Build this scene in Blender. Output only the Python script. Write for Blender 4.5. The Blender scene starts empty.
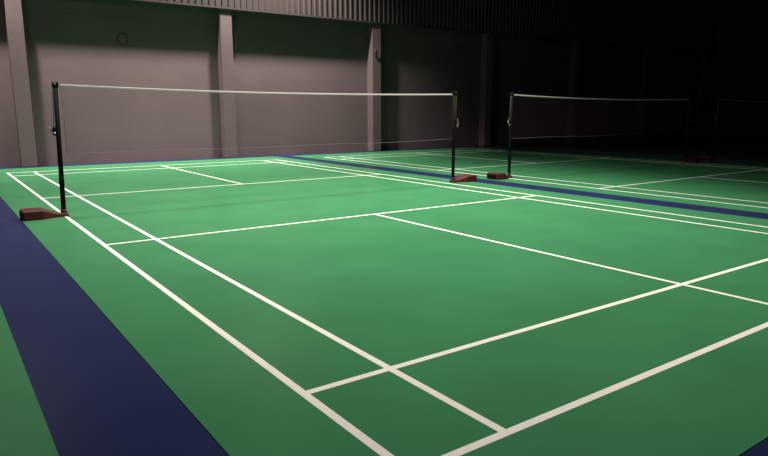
import bpy, bmesh, math, random
from mathutils import Vector, Matrix
random.seed(4)
S = bpy.context.scene
COL = S.collection

# ------------------------------------------------------------------ helpers
def mat(name, base, rough=0.5, spec=0.5, metal=0.0, noise=0.0, nscale=6.0, bump=0.0, bscale=60.0, second=None, coat=0.0):
    m = bpy.data.materials.new(name); m.use_nodes = True
    nt = m.node_tree; b = nt.nodes['Principled BSDF']
    b.inputs['Base Color'].default_value = (*base, 1)
    b.inputs['Roughness'].default_value = rough
    b.inputs['Specular IOR Level'].default_value = spec
    b.inputs['Metallic'].default_value = metal
    b.inputs['Coat Weight'].default_value = coat
    tc = nt.nodes.new('ShaderNodeTexCoord')
    if noise > 0:
        n = nt.nodes.new('ShaderNodeTexNoise'); n.inputs['Scale'].default_value = nscale
        n.inputs['Detail'].default_value = 5
        nt.links.new(tc.outputs['Object'], n.inputs['Vector'])
        r = nt.nodes.new('ShaderNodeValToRGB')
        a = second or tuple(c * (1 - noise) for c in base)
        r.color_ramp.elements[0].position = 0.3; r.color_ramp.elements[0].color = (*a, 1)
        r.color_ramp.elements[1].position = 0.7; r.color_ramp.elements[1].color = (*[min(1, c * (1 + noise * .4)) for c in base], 1)
        nt.links.new(n.outputs['Fac'], r.inputs['Fac'])
        nt.links.new(r.outputs['Color'], b.inputs['Base Color'])
    if bump > 0:
        n2 = nt.nodes.new('ShaderNodeTexNoise'); n2.inputs['Scale'].default_value = bscale
        nt.links.new(tc.outputs['Object'], n2.inputs['Vector'])
        bp = nt.nodes.new('ShaderNodeBump'); bp.inputs['Strength'].default_value = bump
        bp.inputs['Distance'].default_value = 0.01
        nt.links.new(n2.outputs['Fac'], bp.inputs['Height'])
        nt.links.new(bp.outputs['Normal'], b.inputs['Normal'])
    return m

def link(name, bm, m, parent=None, smooth=False, loc=None):
    me = bpy.data.meshes.new(name); bm.normal_update(); bm.to_mesh(me); bm.free()
    me.materials.append(m)
    if smooth:
        for p in me.polygons: p.use_smooth = True
    o = bpy.data.objects.new(name, me); COL.objects.link(o)
    if parent: o.parent = parent
    if loc: o.location = loc
    return o

def thing(name, label, cat, loc=(0, 0, 0), group=None):
    o = bpy.data.objects.new(name, None); COL.objects.link(o)
    o.location = loc; o.empty_display_size = 0.1
    o['label'] = label; o['category'] = cat
    if group: o['group'] = group
    return o

def tag(o, label, cat, group=None):
    o['label'] = label; o['category'] = cat
    if group: o['group'] = group
    return o

def box(bm, x0, x1, y0, y1, z0, z1):
    v = [bm.verts.new(p) for p in ((x0,y0,z0),(x1,y0,z0),(x1,y1,z0),(x0,y1,z0),(x0,y0,z1),(x1,y0,z1),(x1,y1,z1),(x0,y1,z1))]
    fs = [bm.faces.new([v[i] for i in q]) for q in ((3,2,1,0),(4,5,6,7),(0,1,5,4),(1,2,6,5),(2,3,7,6),(3,0,4,7))]
    return v, fs

def bevel(bm, w, seg=2):
    bmesh.ops.bevel(bm, geom=bm.edges[:], offset=w, segments=seg, affect='EDGES', profile=0.5)

def tube(bm, pts, r, n=8, caps=True):
    """sweep a round section along a polyline (radius number or list)"""
    pts = [Vector(p) for p in pts]; rings = []
    rr = r if isinstance(r, (list, tuple)) else [r] * len(pts)
    ref = None
    for i, p in enumerate(pts):
        d = (pts[min(i+1, len(pts)-1)] - pts[max(i-1, 0)])
        d.normalize()
        if ref is None:
            ref = Vector((0,1,0)) if abs(d.y) < .9 else Vector((1,0,0))
        a = d.cross(ref)
        if a.length < 1e-4:
            ref = Vector((1,0,0)); a = d.cross(ref)
        a.normalize(); b = d.cross(a); b.normalize()
        ref = -b if False else ref
        rings.append([bm.verts.new(p + (a*math.cos(2*math.pi*k/n) + b*math.sin(2*math.pi*k/n))*rr[i]) for k in range(n)])
    for i in range(len(rings)-1):
        for k in range(n):
            bm.faces.new((rings[i][k], rings[i][(k+1)%n], rings[i+1][(k+1)%n], rings[i+1][k]))
    if caps:
        bm.faces.new(rings[0][::-1]); bm.faces.new(rings[-1])
    bmesh.ops.recalc_face_normals(bm, faces=bm.faces[:])

# ------------------------------------------------------------------ materials
M_GREEN = mat('green_court_vinyl', (0.047, 0.200, 0.086), rough=0.25, spec=0.02, noise=0.10, nscale=1.3, bump=0.05, bscale=220)
M_BLUE = mat('blue_floor_vinyl', (0.018, 0.025, 0.077), rough=0.25, spec=0.02, noise=0.10, nscale=1.1, bump=0.05, bscale=220)
M_DIM_GREEN = mat('dimmed_green_vinyl', (0.012, 0.060, 0.028), rough=0.35, spec=0.14, noise=0.10, nscale=1.3)  # third mat: guessed darker green, far-end darkness put into the colour
M_DIM_LINE = mat('dimmed_line_paint', (0.16, 0.20, 0.16), rough=0.6, spec=0.2, noise=0.3, nscale=9)  # third court's white lines with the dark put into their colour, not wear
M_LINE = mat('white_line_paint', (0.86, 0.81, 0.74), rough=0.5, spec=0.1, noise=0.05, nscale=8)
M_WALL = mat('painted_plaster', (0.150, 0.108, 0.114), rough=0.85, spec=0.2, noise=0.10, nscale=0.8, bump=0.15, bscale=35)
M_CLAD = mat('corrugated_sheet', (0.055, 0.041, 0.040), rough=0.55, spec=0.4, noise=0.06, nscale=2)
M_ROOF = mat('roof_sheet', (0.10, 0.10, 0.10), rough=0.8, spec=0.2)
M_BLACK = mat('black_steel_paint', (0.004, 0.0045, 0.004), rough=0.7, spec=0.08)
M_DARK = mat('dark_plastic', (0.02, 0.02, 0.02), rough=0.5)
M_RED = mat('maroon_enamel', (0.074, 0.013, 0.012), rough=0.55, spec=0.3, noise=0.2, nscale=9)
M_TAPE = mat('white_net_tape', (0.50, 0.44, 0.45), rough=0.85, spec=0.2, noise=0.06, nscale=20)
M_NET = mat('brown_net_cord', (0.045, 0.030, 0.030), rough=0.8, spec=0.2)
M_ROPE = mat('pale_rope', (0.16, 0.16, 0.15), rough=0.8, spec=0.2)
M_YROPE = mat('yellow_rope', (0.25, 0.22, 0.10), rough=0.8, spec=0.2)
M_STEEL = mat('bare_steel', (0.55, 0.55, 0.55), rough=0.35, metal=1.0)
M_PIPE = mat('grey_pvc', (0.22, 0.25, 0.23), rough=0.5)

# ------------------------------------------------------------------ setting
WY = 8.38            # face of the rear wall
XL, XR = -8.6, 30.0
YF = -14.0
ZC = 9.6
CLAD_Z = 3.88
def structure(o):
    o['kind'] = 'structure'; return o

bm = bmesh.new(); box(bm, XL, XR, YF, WY + .2, -0.2, 0.0)
structure(link('floor', bm, M_BLUE))

bm = bmesh.new(); box(bm, XL, XR, WY, WY + .2, 0.0, ZC)
wall = structure(link('wall_back', bm, M_WALL))
# ring beam just under the cladding
bm = bmesh.new(); box(bm, XL, XR, WY - .05, WY - .0005, 3.47, 4.2)
link('ring_beam', bm, M_WALL, wall)
# columns
COLX1 = 0.715; CP = 4.79; CW = 0.32; CD = 0.30
for i in range(-2, 7):
    xr = COLX1 + i * CP + (0.02 if i == 1 else 0)
    bm = bmesh.new(); box(bm, xr - CW, xr, WY - CD, WY - .0005, 0.0, 4.3); bevel(bm, .012, 2)
    link('column', bm, M_WALL, wall)
# corrugated cladding: trapezoid ribs, real thickness
def corrugated(x0, x1, z0, z1, yf, pitch, depth, m, name):
    bm = bmesh.new(); xs = []
    x = x0
    while x < x1:
        for fx, d in ((0, 0), (.50, 0), (.62, 1), (.88, 1)):
            xs.append((x + fx * pitch, yf + (1 - d) * depth - .008))
        x += pitch
    th = .003
    fr = [(bm.verts.new((a, b, z0)), bm.verts.new((a, b, z1))) for a, b in xs]
    bk = [(bm.verts.new((a, b + th, z0)), bm.verts.new((a, b + th, z1))) for a, b in xs]
    for i in range(len(xs) - 1):
        bm.faces.new((fr[i][0], fr[i+1][0], fr[i+1][1], fr[i][1]))
        bm.faces.new((bk[i+1][0], bk[i][0], bk[i][1], bk[i+1][1]))
        bm.faces.new((fr[i+1][0], fr[i][0], bk[i][0], bk[i+1][0]))
    return link(name, bm, m, wall)
CLAD_Y = WY - CD - .034
corrugated(XL, XR, CLAD_Z, ZC - .02, CLAD_Y, 0.17, 0.030, M_CLAD, 'corrugated_cladding')
# edge flashing at the foot of the cladding, and the rail that carries the sheets
bm = bmesh.new(); box(bm, XL, XR, CLAD_Y - .012, CLAD_Y + .03, CLAD_Z - .045, CLAD_Z - .0005)
link('flashing', bm, M_CLAD, wall)

bm = bmesh.new(); box(bm, XR, XR + .2, YF, WY + .2, 0.0, ZC)
structure(link('wall_right', bm, M_WALL))
bm = bmesh.new(); box(bm, XL - .2, XL, YF, WY + .2, 0.0, ZC)
structure(link('wall_left', bm, M_WALL))
bm = bmesh.new(); box(bm, XL - .2, XR + .2, YF, WY + .2, ZC, ZC + .1)
structure(link('ceiling', bm, M_ROOF))

# ------------------------------------------------------------------ court mats with their painted lines
PITCH = 7.45
LW = 0.04
MT = 0.004
MAT_LABELS = {
    -1: 'green court mat at the bottom left corner, beyond the broad blue strip',
    0: 'large brightly lit green court mat in the middle with white lines',
    1: 'dimmer green court mat behind the narrow blue strip, second court along',
    2: 'green mat at far right, colour darkened for the unlit third court',
}
XS = (-0.010, 0.463, 3.065, 5.60, 5.985)
for c in (-1, 0, 1, 2):
    off = c * PITCH
    t = thing('court_mat', MAT_LABELS[c], 'court mat', (off, 0, 0))
    x0, x1 = -0.475, 6.505
    if c == -1: x1 = 6.47
    if c == 1: x1 = 6.60
    bm = bmesh.new(); box(bm, x0, x1, -7.27, 7.80, 0.0, MT)
    link('playing_surface', bm, M_DIM_GREEN if c == 2 else M_GREEN, t)
    def line(name, xa, xb, ya, yb, h):
        bm = bmesh.new(); box(bm, xa, xb, ya, yb, MT + .00005, MT + h)
        link(name, bm, M_DIM_LINE if c == 2 else M_LINE, t)
    h = LW / 2
    yb0, yl0, ys0, ys1, yl1, yb1 = -6.663, -5.896, -1.995, 1.985, 5.90, 6.685
    for x in (XS[0], XS[4]): line('doubles_sideline', x - h, x + h, yb0 - h, yb1 + h, .0008)
    for x in (XS[1], XS[3]): line('singles_sideline', x - h, x + h, yb0, yb1, .0008)
    line('centre_line', XS[2] - h, XS[2] + h, yb0, ys0, .0008)
    line('centre_line', XS[2] - h, XS[2] + h, ys1, yb1, .0008)
    for y in (yb0, yb1): line('baseline', XS[0], XS[4], y - h, y + h, .0005)
    for y in (yl0, yl1): line('long_service_line', XS[0], XS[4], y - h, y + h, .0005)
    for y in (ys0, ys1): line('short_service_line', XS[0], XS[4], y - h, y + h, .0005)

# ------------------------------------------------------------------ net posts
POST_H = 1.55
def make_post(label, loc, side, rope_m, lean=0.0):
    """side = -1: ballast block reaches to -x, +1: to +x.  Origin at the pole foot on the floor."""
    s = side
    t = thing('net_post', label, 'net post', loc, 'movable net posts')
    # ballast: broad block outside, tapering into a narrow foot under the pole
    sec = [  # x (towards outside), half width, height
        (-.045, .045, .034), (-.032, .050, .040), (.045, .054, .046), (.12, .076, .066),
        (.215, .132, .106), (.238, .140, .113), (.430, .140, .113), (.446, .133, .106)]
    bm = bmesh.new(); rings = []
    for x, w, h in sec:
        c = min(.014, h * .25)
        prof = [(-w, 0.0), (w, 0.0), (w, h - c), (w - c, h), (-w + c, h), (-w, h - c)]
        rings.append([bm.verts.new((s * x, y, z)) for y, z in prof])
    for a, b in zip(rings[:-1], rings[1:]):
        for k in range(6):
            bm.faces.new((a[k], a[(k+1) % 6], b[(k+1) % 6], b[k]))
    bm.faces.new(rings[0][::-1]); bm.faces.new(rings[-1])
    bmesh.ops.recalc_face_normals(bm, faces=bm.faces[:])
    base = link('ballast_base', bm, M_RED, t)
    # dark end cap plate with handle bar on the block
    bm = bmesh.new(); box(bm, min(s*.4465, s*.455), max(s*.4465, s*.455), -.10, .10, .014, .088); bevel(bm, .004, 1)
    link('end_plate', bm, M_BLACK, base)
    # socket
    bm = bmesh.new(); tube(bm, [(0, 0, .038), (0, 0, .085)], .034, 16)
    link('socket', bm, M_RED, t, True)
    # pole: round tube, slightly thicker lower sleeve
    bm = bmesh.new(); tube(bm, [(0, 0, .05), (0, 0, POST_H - .02)], .027, 20)
    link('pole', bm, M_BLACK, t, True)
    bm = bmesh.new(); tube(bm, [(0, 0, .37), (0, 0, .40), (0, 0, .44), (0, 0, .47)], [.0275, .030, .030, .0275], 16)
    link('collar', bm, M_BLACK, t, True)
    # head with a grooved pulley
    bm = bmesh.new(); box(bm, -.031, .031, -.030, .030, POST_H - .05, POST_H + .012); bevel(bm, .006, 2)
    head = link('post_head', bm, M_BLACK, t)
    bm = bmesh.new(); tube(bm, [(s*.012, -.034, POST_H - .012), (s*.012, -.027, POST_H - .012)], .018, 14)
    link('pulley', bm, M_DARK, head, True)
    # cleat/tensioner
    bm = bmesh.new(); box(bm, min(s*.022, s*.060), max(s*.022, s*.060), -.024, .024, .955, 1.05); bevel(bm, .006, 2)
    w = link('tensioner', bm, M_BLACK, t)
    bm = bmesh.new(); tube(bm, [(s*.055, 0, 1.01), (s*.085, -.01, 1.015), (s*.09, -.012, 1.05)], .006, 8)
    link('crank', bm, M_STEEL, w, True)
    bm = bmesh.new(); tube(bm, [(s*.040, -.03, .985), (s*.040, .03, .985)], .010, 8)
    link('cleat_pin', bm, M_STEEL, w, True)
    # rope from the pulley down the outside of the pole to the tensioner, with a loose end
    bm = bmesh.new()
    tube(bm, [(s*.024, -.018, POST_H - .03), (s*.035, -.012, POST_H - .10), (s*.037, -.006, 1.30), (s*.043, 0, 1.045)], .004, 8)
    tube(bm, [(s*.050, -.02, 1.06), (s*.070, -.022, 1.10), (s*.085, -.02, 1.06), (s*.080, -.02, .98), (s*.062, -.022, .95), (s*.056, -.022, .99)], .0045, 8)
    link('rope', bm, rope_m, t, True)
    if lean:                                  # the pole stands a touch out of plumb in its socket
        for o in t.children_recursive:
            if o is not base and o.parent is not base:
                for v in o.data.vertices: v.co.x += lean * max(0, v.co.z - .08)
    return t

posts = [
    ('black net post at left with its maroon block on the green edge, nearest to camera', -0.022, -1, M_ROPE),
    ('black net post at the right end of the bright court net, red block lit', 6.160, 1, M_YROPE),
    ('black post holding the left end of the second court net, dull red block', PITCH + .05, -1, M_ROPE),
    ('barely visible post at the dark right end of the second court net', PITCH + 6.10, 1, M_ROPE),
    ('barely visible post where the third net begins, at far right in the dark', 2*PITCH - .02, -1, M_ROPE),
    ('unlit post at the outer right end of the third net', 2*PITCH + 6.10, 1, M_ROPE),
]
for lab, x, s, rm in posts:
    make_post(lab, (x, .06 if x < 7 else 0, MT + .0002), s, rm, .022 if x < 1 else 0)

# ------------------------------------------------------------------ nets
def make_net(label, xa, xb, y, za, zb, sag):
    t = thing('badminton_net', label, 'net', (xa, y, 0), 'badminton nets')
    L = xb - xa; n = 40
    def ztop(u): return za + (zb - za) * u - sag * 4 * u * (1 - u) * (1 + .25 * (.5 - u))
    def zbot(u): return (za + zb) / 2 - .785 - .012 * math.sin(u * 3.0) - .006 * math.sin(u * 17 + 1)
    # folded top tape: a thin flattened sleeve
    bm = bmesh.new(); rings = []
    for i in range(n + 1):
        u = i / n; x = u * L; z = ztop(u)
        hw = .013; th = .0045
        prof = [(0, 0), (-th, -.006), (-th, -2*hw + .004), (0, -2*hw), (th, -2*hw + .004), (th, -.006)]
        rings.append([bm.verts.new((x, a, z + b)) for a, b in prof])
    for a, b in zip(rings[:-1], rings[1:]):
        for k in range(6): bm.faces.new((a[k], a[(k+1) % 6], b[(k+1) % 6], b[k]))
    bm.faces.new(rings[0]); bm.faces.new(rings[-1][::-1])
    bmesh.ops.recalc_face_normals(bm, faces=bm.faces[:])
    link('top_tape', bm, M_TAPE, t)
    # knotted mesh: square-section strands
    bm = bmesh.new(); r = .0004; cell = .02
    def strand(pts, vertical):
        rs = []
        for p in pts:
            if vertical: q = [(-r,-r,0),(r,-r,0),(r,r,0),(-r,r,0)]
            else: q = [(0,-r,-r),(0,r,-r),(0,r,r),(0,-r,r)]
            rs.append([bm.verts.new((p[0]+a, p[1]+b, p[2]+c)) for a, b, c in q])
        for a, b in zip(rs[:-1], rs[1:]):
            for k in range(4): bm.faces.new((a[k], a[(k+1) % 4], b[(k+1) % 4], b[k]))
    nx = int(L / cell)
    for i in range(1, nx):
        u = i / nx
        strand([(u*L, 0, zbot(u)), (u*L, 0, ztop(u) - .025)], True)
    nz = 36
    for j in range(0, nz):
        f = j / nz
        strand([(i/20*L, 0, zbot(i/20)*(1-f) + (ztop(i/20)-.025)*f) for i in range(21)], False)
    link('netting', bm, M_NET, t)
    # bottom cord
    bm = bmesh.new(); tube(bm, [(i/n*L, 0, zbot(i/n)) for i in range(n+1)], .0022, 6)
    link('bottom_cord', bm, M_ROPE, t, True)
    # side bindings
    for u, x in ((0, .006), (1, L - .006)):
        bm = bmesh.new(); box(bm, x - .0015, x + .0015, -.0015, .0015, zbot(u), ztop(u) - .027)
        link('side_binding', bm, M_NET, t)
    # tie cords to the posts
    for x0, x1, u in ((-.020, .004, 0), (L + .020, L - .004, 1)):
        bm = bmesh.new(); tube(bm, [(x0, 0, ztop(u) - .015), (x1, 0, ztop(u) - .017)], .003, 6)
        link('tie_cord', bm, M_ROPE, t)
        bm = bmesh.new(); tube(bm, [(x0, 0, zbot(u) + .01), (x1, 0, zbot(u) + .012)], .003, 6)
        link('tie_cord', bm, M_ROPE, t)
    return t
make_net('net across the bright middle court, white top tape, dark fine mesh', .064, 6.106, .06, 1.548, 1.524, .040)
make_net('second court net with its pale tape running off into the dark', PITCH + .105, PITCH + 6.046, 0, 1.535, 1.51, .042)
make_net('third net at far right, tape hardly visible in the dark', 2*PITCH + .034, 2*PITCH + 6.046, 0, 1.525, 1.51, .042)

# ------------------------------------------------------------------ small things on the wall
bm = bmesh.new()
for k in range(2):
    r = .118 + .006 * k
    pts = [(r*math.cos(a)*.92, -.012 - .007*k, r*math.sin(a)*1.12) for a in [2*math.pi*i/28 + .3*k for i in range(29)]]
    tube(bm, pts, .006, 8)
tube(bm, [(.075, -.02, -.11), (.11, -.02, -.155), (.14, -.02, -.15)], .006, 8)
tag(link('cable_coil', bm, M_DARK, None, True, (2.83, WY, 2.955)), 'dark coil of cable hanging high on the wall between first two columns', 'cable')
bm = bmesh.new()
tube(bm, [(-.02, -.01, .28), (-.02, -.014, .10), (-.005, -.016, .02), (.05, -.018, -.01), (.12, -.016, .0), (.15, -.014, .03)], .012, 8)
tag(link('hanging_cable', bm, M_DARK, None, True, (10.10, WY - CD, 2.82)), 'short dark cable bent like a hook on the third column', 'cable')
bm = bmesh.new(); tube(bm, [(0, 0, 0), (0, 0, .92)], .014, 10)
tag(link('conduit_pipe', bm, M_PIPE, None, True, (5.71, WY - .064, 2.86)), 'thin grey pipe running up the shaded wall right of the second column', 'pipe')

# ------------------------------------------------------------------ light: high-bay lamps over the two long sides of the middle court
LAMPS = [  # x, y, power share, cone, aim point x, aim point y
    (-0.4, 6.88, 2.25, 112, .8, 10.2), (6.3, 6.86, 2.75, 105, 6.3, 10.2),
    (-0.4, 1.6, .98, 100, 3.2, 1.6), (6.3, 1.6, 1.26, 100, 4.6, 1.9),
    (-0.4, -3.0, .58, 100, 3.6, -2.5), (6.3, -3.0, 1.45, 100, 3.5, -2.3)]
def spot(x, y, z, power, cone, blend, ax, ay, rad=.22, col=(1.0, .94, .87)):
    l = bpy.data.lights.new('bay_or_fill_light', 'SPOT'); l.energy = power; l.color = col
    l.spot_size = math.radians(cone); l.spot_blend = blend; l.shadow_soft_size = rad
    o = bpy.data.objects.new('bay_or_fill_light', l); COL.objects.link(o); o.location = (x, y, z)
    o.rotation_euler = (Vector((ax, ay, 0)) - Vector((x, y, z))).to_track_quat('-Z', 'Y').to_euler()
    return o
PW = 2600
for x, y, k, cone, ax, ay in LAMPS:
    spot(x, y, 8.0, PW * k, cone, 1.0, ax, ay, .22 if y > 5 else .5)

# added pinkish fill with no real lamp behind it, lifts the shaded upper wall
wall_fill = spot(-4.5, -1.0, 7.0, 300, 80, 1.0, 4.0, 8.4, .3, (1.0, .80, .84))
wall_fill.rotation_euler = (Vector((4.5, 8.4, 2.6)) - wall_fill.location).to_track_quat('-Z', 'Y').to_euler()

w = bpy.data.worlds.new('night'); S.world = w; w.use_nodes = True
w.node_tree.nodes['Background'].inputs['Color'].default_value = (.010, .010, .011, 1)
w.node_tree.nodes['Background'].inputs['Strength'].default_value = 0.3

# ------------------------------------------------------------------ camera
cx, cy, cz, yaw, pit, rol, f = -1.2425, -8.2389, 1.2352, .6195, .1829, -.0013, 632.33
cam = bpy.data.cameras.new('camera'); co = bpy.data.objects.new('camera', cam); COL.objects.link(co)
fw = Vector((math.sin(yaw)*math.cos(pit), math.cos(yaw)*math.cos(pit), -math.sin(pit)))
rt = Vector((math.cos(yaw), -math.sin(yaw), 0)); up = rt.cross(fw)
r2 = rt*math.cos(rol) + up*math.sin(rol); u2 = -rt*math.sin(rol) + up*math.cos(rol)
mw = Matrix((r2, u2, -fw)).transposed().to_4x4(); mw.translation = (cx, cy, cz)
co.matrix_world = mw
cam.sensor_width = 36; cam.lens = f * 36 / 768; cam.clip_start = .05; cam.clip_end = 200
S.camera = co
vs = S.view_settings
vs.view_transform = 'Standard'; vs.look = 'None'; vs.gamma = 1; vs.use_curve_mapping = False; vs.exposure = 0.0
